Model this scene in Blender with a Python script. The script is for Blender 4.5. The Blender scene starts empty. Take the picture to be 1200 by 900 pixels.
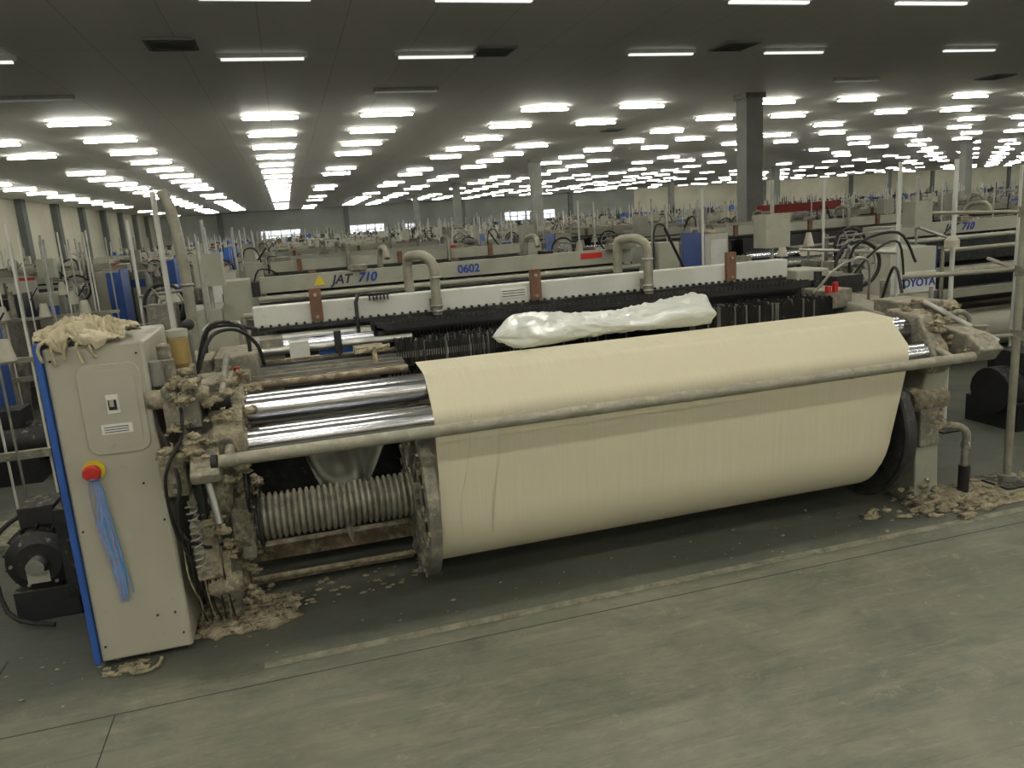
import bpy, math, random
from mathutils import Vector, Matrix, noise
random.seed(7)
S=bpy.context.scene
CH=1.75
# ------------------------------------------------------------------ materials
def lin(c):
    return tuple(((x/255)/12.92 if x/255<=0.04045 else ((x/255+0.055)/1.055)**2.4) for x in c)+(1,)
M={}
LINT=(170,162,138)
def mat(name,c1,c2=None,scale=6,rough=.5,metal=0,bump=0,dirt=0,dirtcol=LINT,dscale=14,spec=.5,stretch=None):
    m=bpy.data.materials.new(name); m.use_nodes=True
    nt=m.node_tree; N=nt.nodes; L=nt.links
    b=N['Principled BSDF']
    b.inputs['Roughness'].default_value=rough; b.inputs['Metallic'].default_value=metal
    b.inputs['Specular IOR Level'].default_value=spec
    tc=N.new('ShaderNodeTexCoord'); mp=N.new('ShaderNodeMapping'); L.new(tc.outputs['Object'],mp.inputs[0])
    if stretch: mp.inputs['Scale'].default_value=stretch
    n=N.new('ShaderNodeTexNoise'); n.inputs['Scale'].default_value=scale; n.inputs['Detail'].default_value=6
    L.new(mp.outputs[0],n.inputs['Vector'])
    r=N.new('ShaderNodeValToRGB'); r.color_ramp.elements[0].position=.35; r.color_ramp.elements[1].position=.65
    r.color_ramp.elements[0].color=lin(c1); r.color_ramp.elements[1].color=lin(c2 or tuple(min(255,x*1.08) for x in c1))
    L.new(n.outputs['Fac'],r.inputs[0]); col=r.outputs[0]
    if dirt>0:
        n2=N.new('ShaderNodeTexNoise'); n2.inputs['Scale'].default_value=dscale; n2.inputs['Detail'].default_value=8; n2.inputs['Roughness'].default_value=.7
        L.new(tc.outputs['Object'],n2.inputs['Vector'])
        g=N.new('ShaderNodeNewGeometry'); sx=N.new('ShaderNodeSeparateXYZ'); L.new(g.outputs['Normal'],sx.inputs[0])
        ma=N.new('ShaderNodeMath'); ma.operation='MULTIPLY_ADD'; ma.inputs[1].default_value=.12; L.new(sx.outputs['Z'],ma.inputs[0]); L.new(n2.outputs['Fac'],ma.inputs[2])
        r2=N.new('ShaderNodeValToRGB'); r2.color_ramp.elements[0].position=.66-dirt*.34; r2.color_ramp.elements[1].position=.86-dirt*.2
        L.new(ma.outputs[0],r2.inputs[0])
        mx=N.new('ShaderNodeMixRGB'); mx.inputs[2].default_value=lin(dirtcol); L.new(r2.outputs[0],mx.inputs[0]); L.new(col,mx.inputs[1]); col=mx.outputs[0]
        if metal>0:
            mm=N.new('ShaderNodeMath'); mm.operation='MULTIPLY_ADD'; mm.inputs[1].default_value=-metal; mm.inputs[2].default_value=metal
            L.new(r2.outputs[0],mm.inputs[0]); L.new(mm.outputs[0],b.inputs['Metallic'])
    L.new(col,b.inputs['Base Color'])
    if bump>0:
        bp=N.new('ShaderNodeBump'); bp.inputs['Strength'].default_value=bump; bp.inputs['Distance'].default_value=.02
        n3=N.new('ShaderNodeTexNoise'); n3.inputs['Scale'].default_value=scale*3; n3.inputs['Detail'].default_value=6
        L.new(mp.outputs[0],n3.inputs['Vector']); L.new(n3.outputs['Fac'],bp.inputs['Height']); L.new(bp.outputs[0],b.inputs['Normal'])
    M[name]=m; return m
mat('cabinet_paint',(164,161,146),(172,169,154),scale=3,rough=.5,dirt=.16,dirtcol=(134,129,111))
mat('white_paint',(198,198,192),(184,184,176),scale=4,rough=.45,dirt=.22,dirtcol=(158,154,140))
mat('beige_paint',(158,157,142),(142,142,128),scale=4,rough=.5,dirt=.3,dirtcol=(130,125,107))
mat('blue_paint',(36,76,150),(44,88,164),rough=.45)
mat('sign_blue',(24,58,140),(28,64,150),rough=.5)
mat('cast_metal',(132,129,117),(102,99,90),scale=9,rough=.65,metal=.2,bump=.3,dirt=.5,dscale=30)
mat('cast_dirty',(128,121,103),(90,85,72),scale=14,rough=.9,metal=.05,bump=.8,dirt=.65,dscale=22)
mat('chrome',(150,152,160),(240,240,246),scale=2,rough=.17,metal=1,stretch=(.25,45,45),bump=.02)  # roller highlights and dark reflection bands streaked into the base colour
mat('steel',(150,150,146),(175,175,170),scale=12,rough=.35,metal=.8,dirt=.25,dscale=30)
mat('barrel',(162,159,148),(126,123,113),scale=14,rough=.5,metal=.45,dirt=.45,dscale=22)
mat('tube_paint',(146,143,130),(124,121,108),scale=14,rough=.5,metal=.2,bump=.1,dirt=.38,dscale=28)
mat('dark_metal',(54,55,54),(40,41,41),scale=12,rough=.5,metal=.5,dirt=.2,dscale=30)
mat('black',(20,20,22),(31,31,32),rough=.55,dirt=.08,dscale=25)
mat('rubber',(20,20,21),(28,28,28),rough=.6)
mat('lint',(182,172,146),(142,133,110),scale=24,rough=1,bump=1,spec=.1)
mat('brown',(112,80,58),(92,64,46),scale=10,rough=.7,dirt=.15)
mat('rust',(122,107,87),(86,76,62),scale=9,rough=.9,dirt=.5,dscale=22)
mat('red',(180,36,32),(160,30,27),rough=.4)
mat('yellow',(214,190,50),(204,180,44),rough=.5)
mat('amber',(160,140,90),(138,116,70),rough=.3)
mat('label_white',(222,222,216),(214,214,208),rough=.6)
mat('ink',(34,38,62),rough=.6)
mat('ribbon_blue',(84,146,186),(110,140,200),scale=30,rough=.5)
mat('ribbon_pink',(180,120,160),(120,160,200),scale=30,rough=.5)
mat('cloth',(194,184,160),(164,154,128),scale=10,rough=1,bump=.35,spec=.1)
mat('pillar',(132,134,129),(120,122,117),scale=2,rough=.8)
mat('grille',(84,86,84),(70,72,70),rough=.7)
mat('bg_white',(170,172,166),(154,156,150),rough=.6)
mat('warp_white',(182,178,162),(166,162,146),rough=.8)
mat('wall_beige',(190,187,168),(176,173,156),scale=.6,rough=.9)
mat('wall_grey',(136,139,132),(124,127,120),scale=.5,rough=.9)
mat('pilaster',(98,102,98),(88,92,88),scale=2,rough=.9)
mat('red_dull',(140,44,38),(120,38,34),rough=.6)
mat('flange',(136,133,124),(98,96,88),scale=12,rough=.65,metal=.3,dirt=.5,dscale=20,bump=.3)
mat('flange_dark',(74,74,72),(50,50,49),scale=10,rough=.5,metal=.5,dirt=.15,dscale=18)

def emis(name,c,s):
    m=bpy.data.materials.new(name); m.use_nodes=True; b=m.node_tree.nodes['Principled BSDF']
    b.inputs['Base Color'].default_value=lin(c); b.inputs['Emission Color'].default_value=lin(c); b.inputs['Emission Strength'].default_value=s
    M[name]=m
emis('tube_on',(255,252,240),67); emis('tube_dim',(236,238,230),1.1); emis('tube_off_glow',(190,194,188),.1); emis('daylight',(240,246,255),1.5)  # dim and off tubes: low emission stands in for light they reflect

def yarn():
    m=bpy.data.materials.new('warp_yarn'); m.use_nodes=True; nt=m.node_tree;N=nt.nodes;L=nt.links;b=N['Principled BSDF']
    b.inputs['Roughness'].default_value=.8; b.inputs['Specular IOR Level'].default_value=.2
    tc=N.new('ShaderNodeTexCoord')
    def nz(sc,s,d):
        mp=N.new('ShaderNodeMapping'); mp.inputs['Scale'].default_value=sc; L.new(tc.outputs['Object'],mp.inputs[0])
        n=N.new('ShaderNodeTexNoise'); n.inputs['Scale'].default_value=s; n.inputs['Detail'].default_value=d; L.new(mp.outputs[0],n.inputs['Vector']); return n.outputs['Fac']
    def ramp(f,p0,p1,c0,c1):
        r=N.new('ShaderNodeValToRGB'); r.color_ramp.elements[0].position=p0; r.color_ramp.elements[1].position=p1
        r.color_ramp.elements[0].color=c0; r.color_ramp.elements[1].color=c1; L.new(f,r.inputs[0]); return r.outputs[0]
    c=ramp(nz((260,3,3),1,3),.3,.7,lin((202,195,170)),lin((210,203,179)))
    gap=ramp(nz((420,2.2,2.2),1,2),.70,.77,(0,0,0,1),(.28,.28,.28,1))
    mx=N.new('ShaderNodeMixRGB'); mx.inputs[2].default_value=lin((150,142,116)); L.new(gap,mx.inputs[0]); L.new(c,mx.inputs[1])
    L.new(mx.outputs[0],b.inputs['Base Color'])
    M['yarn']=m
yarn()
m=bpy.data.materials.new('plastic_film'); m.use_nodes=True; nt=m.node_tree; b=nt.nodes['Principled BSDF']
b.inputs['Base Color'].default_value=lin((216,219,211)); b.inputs['Roughness'].default_value=.3; b.inputs['Transmission Weight'].default_value=.22
tc=nt.nodes.new('ShaderNodeTexCoord'); vo=nt.nodes.new('ShaderNodeTexNoise'); vo.noise_type='RIDGED_MULTIFRACTAL'; vo.inputs['Scale'].default_value=5; vo.inputs['Detail'].default_value=3
nt.links.new(tc.outputs['Object'],vo.inputs['Vector']); bp=nt.nodes.new('ShaderNodeBump'); bp.inputs['Strength'].default_value=.5; bp.inputs['Distance'].default_value=.012
nt.links.new(vo.outputs['Fac'],bp.inputs['Height']); nt.links.new(bp.outputs[0],b.inputs['Normal']); M['film']=m
m=bpy.data.materials.new('plastic_sheet_thin'); m.use_nodes=True; b=m.node_tree.nodes['Principled BSDF']
b.inputs['Base Color'].default_value=lin((190,192,178)); b.inputs['Roughness'].default_value=.4; b.inputs['Alpha'].default_value=.55; M['film_thin']=m
def floormat():
    m=bpy.data.materials.new('floor_concrete'); m.use_nodes=True; nt=m.node_tree;N=nt.nodes;L=nt.links;b=N['Principled BSDF']
    tc=N.new('ShaderNodeTexCoord')
    def nz(scale,detail,sc=(1,1,1),rot=0,ro=.6,off=0):
        mp=N.new('ShaderNodeMapping'); mp.inputs['Scale'].default_value=sc; mp.inputs['Rotation'].default_value=(0,0,rot); mp.inputs['Location'].default_value=(off,off*.7,0); L.new(tc.outputs['Object'],mp.inputs[0])
        n=N.new('ShaderNodeTexNoise'); n.inputs['Scale'].default_value=scale; n.inputs['Detail'].default_value=detail; n.inputs['Roughness'].default_value=ro; n.inputs['Distortion'].default_value=.5; L.new(mp.outputs[0],n.inputs['Vector']); return n.outputs['Fac']
    def ramp(f,p0,p1,c0,c1):
        r=N.new('ShaderNodeValToRGB'); r.color_ramp.elements[0].position=p0; r.color_ramp.elements[1].position=p1
        r.color_ramp.elements[0].color=c0; r.color_ramp.elements[1].color=c1; L.new(f,r.inputs[0]); return r.outputs[0]
    def mix(f,a,bb):
        x=N.new('ShaderNodeMixRGB'); L.new(f,x.inputs[0])
        for i,v in ((1,a),(2,bb)):
            if isinstance(v,tuple): x.inputs[i].default_value=v
            else: L.new(v,x.inputs[i])
        return x.outputs[0]
    K=(0,0,0,1)
    def g(v): return (v,v,v,1)
    base=ramp(nz(1.1,10,ro=.68),.30,.70,lin((92,94,83)),lin((128,127,111)))
    c=mix(ramp(nz(1.5,9,(1,1.8,1),.6,.74),.46,.66,K,g(.6)),base,lin((76,79,71)))
    c=mix(ramp(nz(2.6,9,(.6,1.6,1),-.4,.76,4),.48,.68,K,g(.5)),c,lin((140,137,117)))
    c=mix(ramp(nz(10,9,(.25,2.2,1),.5,.8),.52,.68,K,g(.45)),c,lin((148,143,122)))
    c=mix(ramp(nz(12,9,(.2,2.6,1),-.4,.8,2),.54,.68,K,g(.5)),c,lin((68,71,64)))
    c=mix(ramp(nz(7,9,ro=.82,off=7),.57,.66,K,g(.45)),c,lin((154,149,127)))
    c=mix(ramp(nz(60,5,ro=.8),.64,.70,K,g(.6)),c,lin((172,165,141)))
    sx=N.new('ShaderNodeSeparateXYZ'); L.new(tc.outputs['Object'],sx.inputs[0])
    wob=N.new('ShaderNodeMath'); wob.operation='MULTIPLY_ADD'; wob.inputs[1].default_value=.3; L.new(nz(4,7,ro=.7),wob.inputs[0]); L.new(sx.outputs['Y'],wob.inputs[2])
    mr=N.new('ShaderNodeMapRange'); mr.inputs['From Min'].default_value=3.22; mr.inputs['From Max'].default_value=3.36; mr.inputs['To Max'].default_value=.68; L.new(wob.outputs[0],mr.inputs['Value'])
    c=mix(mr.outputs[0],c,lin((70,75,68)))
    L.new(c,b.inputs['Base Color'])
    rr=N.new('ShaderNodeMapRange'); rr.inputs['To Min'].default_value=.4; rr.inputs['To Max'].default_value=.85; L.new(nz(4,6),rr.inputs['Value']); L.new(rr.outputs[0],b.inputs['Roughness'])
    bp=N.new('ShaderNodeBump'); bp.inputs['Strength'].default_value=.25; bp.inputs['Distance'].default_value=.006; L.new(nz(30,6),bp.inputs['Height']); L.new(bp.outputs[0],b.inputs['Normal'])
    M['floor']=m
    m=bpy.data.materials.new('worn_line_paint'); m.use_nodes=True; nt=m.node_tree;N=nt.nodes;L=nt.links;b=N['Principled BSDF']; b.inputs['Roughness'].default_value=.8
    tc=N.new('ShaderNodeTexCoord')
    c=ramp(nz(9,8,ro=.75),.34,.6,lin((100,101,90)),lin((158,155,136))); L.new(c,b.inputs['Base Color']); M['line_paint']=m
floormat()
def ceilmat():
    m=bpy.data.materials.new('ceiling_panels'); m.use_nodes=True; nt=m.node_tree;N=nt.nodes;L=nt.links;b=N['Principled BSDF']; b.inputs['Roughness'].default_value=.6
    tc=N.new('ShaderNodeTexCoord'); br=N.new('ShaderNodeTexBrick'); L.new(tc.outputs['Object'],br.inputs['Vector'])
    br.offset=0; br.inputs['Scale'].default_value=1; br.inputs['Brick Width'].default_value=1.0625; br.inputs['Row Height'].default_value=6.1; br.inputs['Mortar Size'].default_value=.008; br.inputs['Mortar Smooth'].default_value=.3
    br.inputs['Color1'].default_value=lin((228,227,223)); br.inputs['Color2'].default_value=lin((224,223,219)); br.inputs['Mortar'].default_value=lin((194,194,190))
    n=N.new('ShaderNodeTexNoise'); n.inputs['Scale'].default_value=.35; n.inputs['Detail'].default_value=5; L.new(tc.outputs['Object'],n.inputs['Vector'])
    mx=N.new('ShaderNodeMixRGB'); mx.blend_type='MULTIPLY'; mx.inputs[0].default_value=.12; L.new(br.outputs[0],mx.inputs[1]); L.new(n.outputs['Fac'],mx.inputs[2]); L.new(mx.outputs[0],b.inputs['Base Color'])
    M['ceiling']=m
ceilmat()
mat('groove',(62,64,57),(52,54,50),rough=.9)
# ------------------------------------------------------------------ mesh builder
class MB:
    def __init__(s,off=(0,0,0),rz=0):
        s.v=[];s.f=[];s.m=[];s.sm=[];s.names=[]; s.T=Matrix.Translation(Vector(off))@Matrix.Rotation(rz,4,'Z')
    def add(s,vs,fs,mt,smooth=False):
        if mt not in s.names: s.names.append(mt)
        k=s.names.index(mt); o=len(s.v)
        s.v.extend([tuple(s.T@Vector(v)) for v in vs])
        for i,f in enumerate(fs):
            s.f.append([o+j for j in f]); s.m.append(k); s.sm.append(smooth if isinstance(smooth,bool) else smooth[i])
    def box(s,x0,x1,y0,y1,z0,z1,mt,R=None,piv=None):
        vs=[Vector(p) for p in ((x0,y0,z0),(x1,y0,z0),(x1,y1,z0),(x0,y1,z0),(x0,y0,z1),(x1,y0,z1),(x1,y1,z1),(x0,y1,z1))]
        if R is not None:
            c=Vector(piv) if piv else Vector(((x0+x1)/2,(y0+y1)/2,(z0+z1)/2)); vs=[c+R@(v-c) for v in vs]
        s.add(vs,[(0,3,2,1),(4,5,6,7),(0,1,5,4),(1,2,6,5),(2,3,7,6),(3,0,4,7)],mt)
    def prism(s,pts,x0,x1,mt,axis='x'):
        n=len(pts)
        if axis=='x': vs=[(x0,p[0],p[1]) for p in pts]+[(x1,p[0],p[1]) for p in pts]
        elif axis=='y': vs=[(p[0],x0,p[1]) for p in pts]+[(p[0],x1,p[1]) for p in pts]
        else: vs=[(p[0],p[1],x0) for p in pts]+[(p[0],p[1],x1) for p in pts]
        s.add(vs,[tuple(range(n)),tuple(range(2*n-1,n-1,-1))]+[(i,i+n,(i+1)%n+n,(i+1)%n) for i in range(n)],mt)
    def lathe(s,o,d,prof,mt,seg=24,cap=True,smooth=True):
        o=Vector(o);d=Vector(d).normalized(); a=d.orthogonal().normalized(); b=d.cross(a)
        vs=[];fs=[]
        for k in range(len(prof)-1):
            (r0,t0),(r1,t1)=prof[k],prof[k+1]; base=len(vs)
            for r,t in ((r0,t0),(r1,t1)):
                for i in range(seg):
                    an=2*math.pi*i/seg; vs.append(o+d*t+(a*math.cos(an)+b*math.sin(an))*r)
            for i in range(seg):
                j=(i+1)%seg; fs.append((base+i,base+j,base+seg+j,base+seg+i))
        s.add(vs,fs,mt,smooth)
        if cap:
            for (r,t),fl in ((prof[0],1),(prof[-1],0)):
                if r>1e-5:
                    ring=[o+d*t+(a*math.cos(2*math.pi*i/seg)+b*math.sin(2*math.pi*i/seg))*r for i in range(seg)]
                    s.add(ring,[tuple(range(seg))[::-1] if fl else tuple(range(seg))],mt)
    def cyl(s,p1,p2,r,mt,seg=16,r2=None):
        p1=Vector(p1);p2=Vector(p2); s.lathe(p1,p2-p1,[(r,0),(r if r2 is None else r2,(p2-p1).length)],mt,seg)
    def tube(s,path,r,mt,seg=8,sub=4):
        P=[Vector(p) for p in path]
        if sub>1 and len(P)>2:
            Q=[]
            for i in range(len(P)-1):
                p0=P[max(i-1,0)];p1=P[i];p2=P[i+1];p3=P[min(i+2,len(P)-1)]
                for k in range(sub):
                    t=k/sub; Q.append(.5*((2*p1)+(-p0+p2)*t+(2*p0-5*p1+4*p2-p3)*t*t+(-p0+3*p1-3*p2+p3)*t**3))
            Q.append(P[-1]); P=Q
        a=None; vs=[];n=len(P)
        for i,p in enumerate(P):
            d=(P[min(i+1,n-1)]-P[max(i-1,0)]).normalized()
            a=d.orthogonal().normalized() if a is None else (a-d*a.dot(d)).normalized()
            b=d.cross(a)
            for k in range(seg):
                an=2*math.pi*k/seg; vs.append(p+(a*math.cos(an)+b*math.sin(an))*r)
        fs=[(i*seg+k,i*seg+(k+1)%seg,(i+1)*seg+(k+1)%seg,(i+1)*seg+k) for i in range(n-1) for k in range(seg)]
        s.add(vs,fs,mt,True); s.add(vs[:seg],[tuple(range(seg))[::-1]],mt); s.add(vs[-seg:],[tuple(range(seg))],mt)
    def torus(s,c,axis,R,r,mt,seg=28,ms=8):
        c=Vector(c);d=Vector(axis).normalized();a=d.orthogonal().normalized();b=d.cross(a);vs=[]
        for i in range(seg):
            u=2*math.pi*i/seg; q=a*math.cos(u)+b*math.sin(u)
            for k in range(ms):
                w=2*math.pi*k/ms; vs.append(c+q*(R+r*math.cos(w))+d*r*math.sin(w))
        s.add(vs,[(i*ms+k,((i+1)%seg)*ms+k,((i+1)%seg)*ms+(k+1)%ms,i*ms+(k+1)%ms) for i in range(seg) for k in range(ms)],mt,True)
    def blob(s,c,sc,mt,amp=.3,fr=2.,seed=0,nu=18,nv=10,flat=None):
        c=Vector(c); vs=[]
        for j in range(nv+1):
            th=math.pi*j/nv
            for i in range(nu):
                ph=2*math.pi*i/nu; d=Vector((math.sin(th)*math.cos(ph),math.sin(th)*math.sin(ph),math.cos(th)))
                k=1+amp*noise.fractal(d*fr+Vector((seed*7.3,seed*1.7,seed)),1,2,3)
                p=Vector((d.x*sc[0],d.y*sc[1],d.z*sc[2]))*k
                if flat is not None: p.z=max(p.z,flat)
                vs.append(c+p)
        s.add(vs,[(j*nu+i,(j+1)*nu+i,(j+1)*nu+(i+1)%nu,j*nu+(i+1)%nu) for j in range(nv) for i in range(nu)],mt,True)
    def bolt(s,p,d,r,mt='steel'):
        p=Vector(p);d=Vector(d).normalized(); s.cyl(p,p+d*r*.9,r,mt,6)
    def mesh(s,name):
        me=bpy.data.meshes.new(name); me.from_pydata(s.v,[],s.f)
        for n in s.names: me.materials.append(M[n])
        me.polygons.foreach_set('material_index',s.m); me.polygons.foreach_set('use_smooth',s.sm); me.update(); return me
    def build(s,name,parent=None,bevel=0):
        ob=bpy.data.objects.new(name,s.mesh(name)); S.collection.objects.link(ob)
        if parent: ob.parent=parent
        if bevel:
            md=ob.modifiers.new('bevel','BEVEL'); md.width=bevel; md.segments=2; md.limit_method='ANGLE'; md.angle_limit=math.radians(50)
        return ob
def empty(name):
    e=bpy.data.objects.new(name,None); e.empty_display_size=.2; S.collection.objects.link(e); return e
def text(name,body,loc,size,mt,parent,ext=.002,shear=0,off=.0015):
    cu=bpy.data.curves.new(name,'FONT'); cu.body=body; cu.size=size; cu.extrude=ext; cu.shear=shear; cu.offset=off
    cu.materials.append(M[mt]); ob=bpy.data.objects.new(name,cu); S.collection.objects.link(ob)
    mw=Matrix.Translation(loc)@Matrix.Rotation(math.pi/2,4,'X')
    ob.parent=parent; ob.matrix_parent_inverse=parent.matrix_world.inverted(); ob.matrix_basis=mw
    return ob
# ------------------------------------------------------------------ hall
XL,XR,YB,YF,H=-12.5,112,-12,86,4.35
a=MB(); a.box(XL-.2,XR+.2,YB-.2,YF+.2,-.2,0,'floor'); a.build('floor')
a=MB(); a.box(XL-.2,XR+.2,YB-.2,YF+.2,H,H+.2,'ceiling'); a.build('ceiling')
a=MB(); a.box(XL-.2,XL,YB,YF,0,H,'wall_beige')
y=YB+1
while y<YF:
    a.box(XL,XL+.3,y,y+.7,0,H,'pilaster'); y+=6.1
a.box(XL,XL+.06,YB,YF,0,1.0,'wall_grey'); a.build('wall_left')
a=MB(); a.box(XL,XR,YF,YF+.2,0,H,'wall_grey')
a.box(40,XR,YF-.03,YF,1.2,H,'wall_beige')
x=XL+6
while x<XR: a.box(x,x+.5,YF-.25,YF,0,H,'pilaster'); x+=12.74
a.build('wall_far')
a=MB(); a.box(XR,XR+.2,YB,YF,0,H,'wall_beige'); a.build('wall_right')
a=MB(); a.box(XL,XR,YB-.2,YB,0,H,'wall_beige'); a.build('wall_back')
for i,(x0,x1,z0,z1) in enumerate(((-2.4,1.6,1.2,2.3),(6.6,10.4,1.2,2.3),(12.6,14,1.3,2.1),(24,30,1.6,2.6))):
    a=MB(); yy=YF-.12
    a.box(x0,x1,yy+.04,YF-.01,z0,z1,'daylight')
    n=4
    for k in range(n+1):
        xx=x0+(x1-x0)*k/n; a.box(xx-.05,xx+.05,yy,yy+.05,z0-.06,z1+.06,'bg_white')
    for zz in (z0,(z0+z1)/2,z1): a.box(x0-.05,x1+.05,yy,yy+.05,zz-.05,zz+.05,'bg_white')
    a.build('window_%d'%(i+1))
# fluorescent lights
a=MB()
P=6.37
for r in range(0,32):
    y=-8.9+3.05*r
    if y>YF-2: break
    for k in range(-2,17):
        for dx in (0,2.56):
            x=k*P+dx
            if x<XL+1 or x>XR-1 or x>1.25*abs(y)+16: continue
            if y>22 and random.random()<(.14 if y<40 else .32): continue
            if y<7: mt='tube_on'
            elif y<14: mt='tube_dim'
            elif y<17: mt='tube_off_glow'
            else: mt='tube_on'
            if mt=='tube_off_glow' and random.random()<.4: continue
            a.box(x-.63,x+.63,y-.02,y+.02,H-.07,H,'bg_white')
            w=.034
            a.box(x-.58,x+.58,y-w,y+w,H-.10,H-.07,mt)
a.build('fluorescent_ceiling_lights')
for i,(x,y) in enumerate(((-1.15,11.8),(3.45,12.4),(7.6,12.2),(17.0,15.8),(-7.5,14),(10.5,24))):
    a=MB(); a.box(x-.32,x+.32,y-.32,y+.32,H-.03,H,'pillar')
    for k in range(7): a.box(x-.27,x+.27,y-.26+k*.08,y-.21+k*.08,H-.045,H-.02,'grille')
    a.build('ceiling_vent')
for (x,y) in [(11.3,17.5),(11.3,34.8),(11.3,52),(11.3,69),(36.5,18),(36.5,35.5),(36.5,53),(36.5,70),(61.9,53),(61.9,70),(61.9,36)]:
    a=MB(); w=.23; a.box(x-w,x+w,y-w,y+w,0,H,'pillar'); a.box(x-w-.04,x+w+.04,y-w-.04,y+w+.04,0,.15,'pilaster'); a.box(x-w-.05,x+w+.05,y-w-.05,y+w+.05,H-.12,H,'pillar'); a.build('pillar',bevel=.01)

# ------------------------------------------------------------------ generic loom (background)
def right_end(a,ox=0,oy=0):
    x=ox
    a.box(x+1.95,x+2.2,oy+.35,oy+.95,.1,1.25,'beige_paint')
    a.box(x+1.96,x+2.19,oy+.33,oy+.35,.95,1.1,'blue_paint')
    c=Vector((x+2.4,oy+.45,1.28))
    a.torus(c,(.2,1,0),.16,.014,'dark_metal',28,6); a.torus(c,(.2,1,0),.13,.006,'steel',28,5)
    a.torus(c,(.2,1,0),.045,.012,'steel',16,6)
    for k in range(3):
        an=k*math.pi/3; d=Vector((math.cos(an)*.16,0,math.sin(an)*.16)); a.cyl(c-d,c+d,.008,'steel',6)
    a.cyl(c-Vector((0,.1,0)),c+Vector((0,.2,0)),.03,'steel',10)
    a.box(x+2.3,x+2.5,oy+.52,oy+.7,.0,1.3,'cast_metal')
    a.box(x+1.9,x+2.1,oy+.8,oy+.96,1.42,1.66,'beige_paint'); a.cyl((x+2.01,oy+.89,.0),(x+2.01,oy+.89,1.9),.015,'steel',8)
    a.cyl((x+2.6,oy+.3,0),(x+2.6,oy+.3,1.95),.013,'white_paint',8)
    a.cyl((x+2.6,oy+.3,1.35),(x+2.1,oy+.7,1.4),.012,'steel',6)
def generic_loom():
    a=MB()
    for sx in (-1.86,1.86):
        a.prism([(-.75,0),(-.45,0),(-.35,.3),(.55,.3),(.65,0),(.95,0),(.95,.8),(.6,1.0),(.1,1.15),(-.5,1.05),(-.85,.95),(-.85,.5)],sx-.07,sx+.07,'cast_metal')
        a.box(sx-.12,sx+.12,-.9,-.6,.82,1.05,'cast_metal'); a.box(sx-.1,sx+.1,.1,.5,1.1,1.42,'beige_paint')
        a.cyl((sx-.14,-.53,.47),(sx+.14,-.53,.47),.13,'cast_metal',12)
    a.box(-2.39,-2.03,-.79,-.2,.03,1.38,'cabinet_paint'); a.box(-2.41,-2.39,-.8,-.18,.03,1.40,'blue_paint'); a.box(-2.3,-2.06,-.8,-.79,.93,1.3,'white_paint'); a.box(-2.39,-2.2,-.2,-.185,.5,1.36,'blue_paint')
    a.cyl((-2.95,.25,.28),(-2.5,.25,.28),.17,'black',16); a.box(-2.9,-2.5,.05,.5,0,.2,'black'); a.box(-2.8,-2.6,.1,.35,.42,.56,'black'); a.box(-2.6,-2.3,.1,.6,.1,.5,'dark_metal')
    a.cyl((-1.72,-.69,1.02),(1.72,-.69,1.02),.07,'chrome',14); a.cyl((-1.72,-.83,.905),(1.72,-.83,.905),.07,'chrome',14); a.cyl((-1.8,-1.0,.9),(1.85,-1.0,.9),.028,'tube_paint',8)
    for x in (-.93,1.57): a.cyl((x,-.53,.47),(x+.04,-.53,.47),.4,'steel',24)
    a.cyl((-.9,-.53,.47),(1.58,-.53,.47),.3,'warp_white',24); a.cyl((-1.72,-.53,.47),(-.9,-.53,.47),.1,'steel',12); a.cyl((1.58,-.53,.47),(1.86,-.53,.47),.1,'steel',12)
    a.prism([(-.87,.45),(-.9,.9),(-.83,.98),(-.69,1.095),(-.45,1.105),(.05,1.04),(.05,1.03),(-.45,1.09),(-.69,1.08),(-.82,.97),(-.89,.9),(-.86,.45)],-.9,1.6,'warp_white')
    for k in range(6): a.box(-1.3,1.6,.0+k*.04,.012+k*.04,.6,1.24-.01*(k%2),'black')
    a.box(-1.66,1.68,.21,.31,1.29,1.42,'beige_paint'); a.box(-1.62,1.64,.2,.21,1.265,1.29,'dark_metal'); a.box(-1.7,1.7,.33,.38,1.0,1.22,'dark_metal'); a.cyl((-1.7,.4,1.25),(1.7,.4,1.25),.022,'beige_paint',8)
    for x in (-1.3,0,1.25): a.box(x-.03,x+.03,.17,.22,1.28,1.44,'brown')
    for x in (-.68,.66): a.tube([(x,.14,1.27),(x,.14,1.5),(x-.01,.2,1.58),(x-.03,.36,1.58),(x-.03,.42,1.5)],.026,'tube_paint',8,3)
    a.box(-1.8,1.8,.62,.72,.9,.98,'steel'); a.cyl((-1.75,.85,.95),(1.75,.85,.95),.045,'tube_paint',10); a.cyl((-1.7,.75,.7),(1.7,.75,.7),.08,'black',12)
    a.cyl((-1.6,.78,.35),(1.6,.78,.35),.2,'warp_white',16); a.box(-1.8,1.8,.98,1.03,.72,.8,'beige_paint'); a.cyl((-1.8,1.0,1.18),(1.8,1.0,1.18),.022,'tube_paint',8)
    for sx in (-1.8,1.8): a.cyl((sx,1.0,.75),(sx,1.0,1.18),.018,'tube_paint',8)
    a.box(-1.8,1.8,-.2,-.1,.12,.24,'rust'); a.box(-1.8,1.8,.4,.5,.12,.24,'rust')
    a.box(-2.0,-1.8,.3,.6,1.0,1.45,'beige_paint'); a.cyl((-1.98,.1,1),(-1.98,.1,1.85),.014,'steel',8); a.cyl((-2.1,.85,0),(-2.1,.85,1.9),.012,'white_paint',8)
    a.cyl((-2.1,.6,1.1),(-1.7,.9,1.6),.013,'dark_metal',6); a.box(-1.62,-1.4,.3,.5,1.42,1.47,'cast_metal')
    a.box(.8,.95,.24,.36,1.42,1.46,'cast_metal'); a.box(-1.36,-1.15,.312,.318,1.35,1.40,'red')
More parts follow.
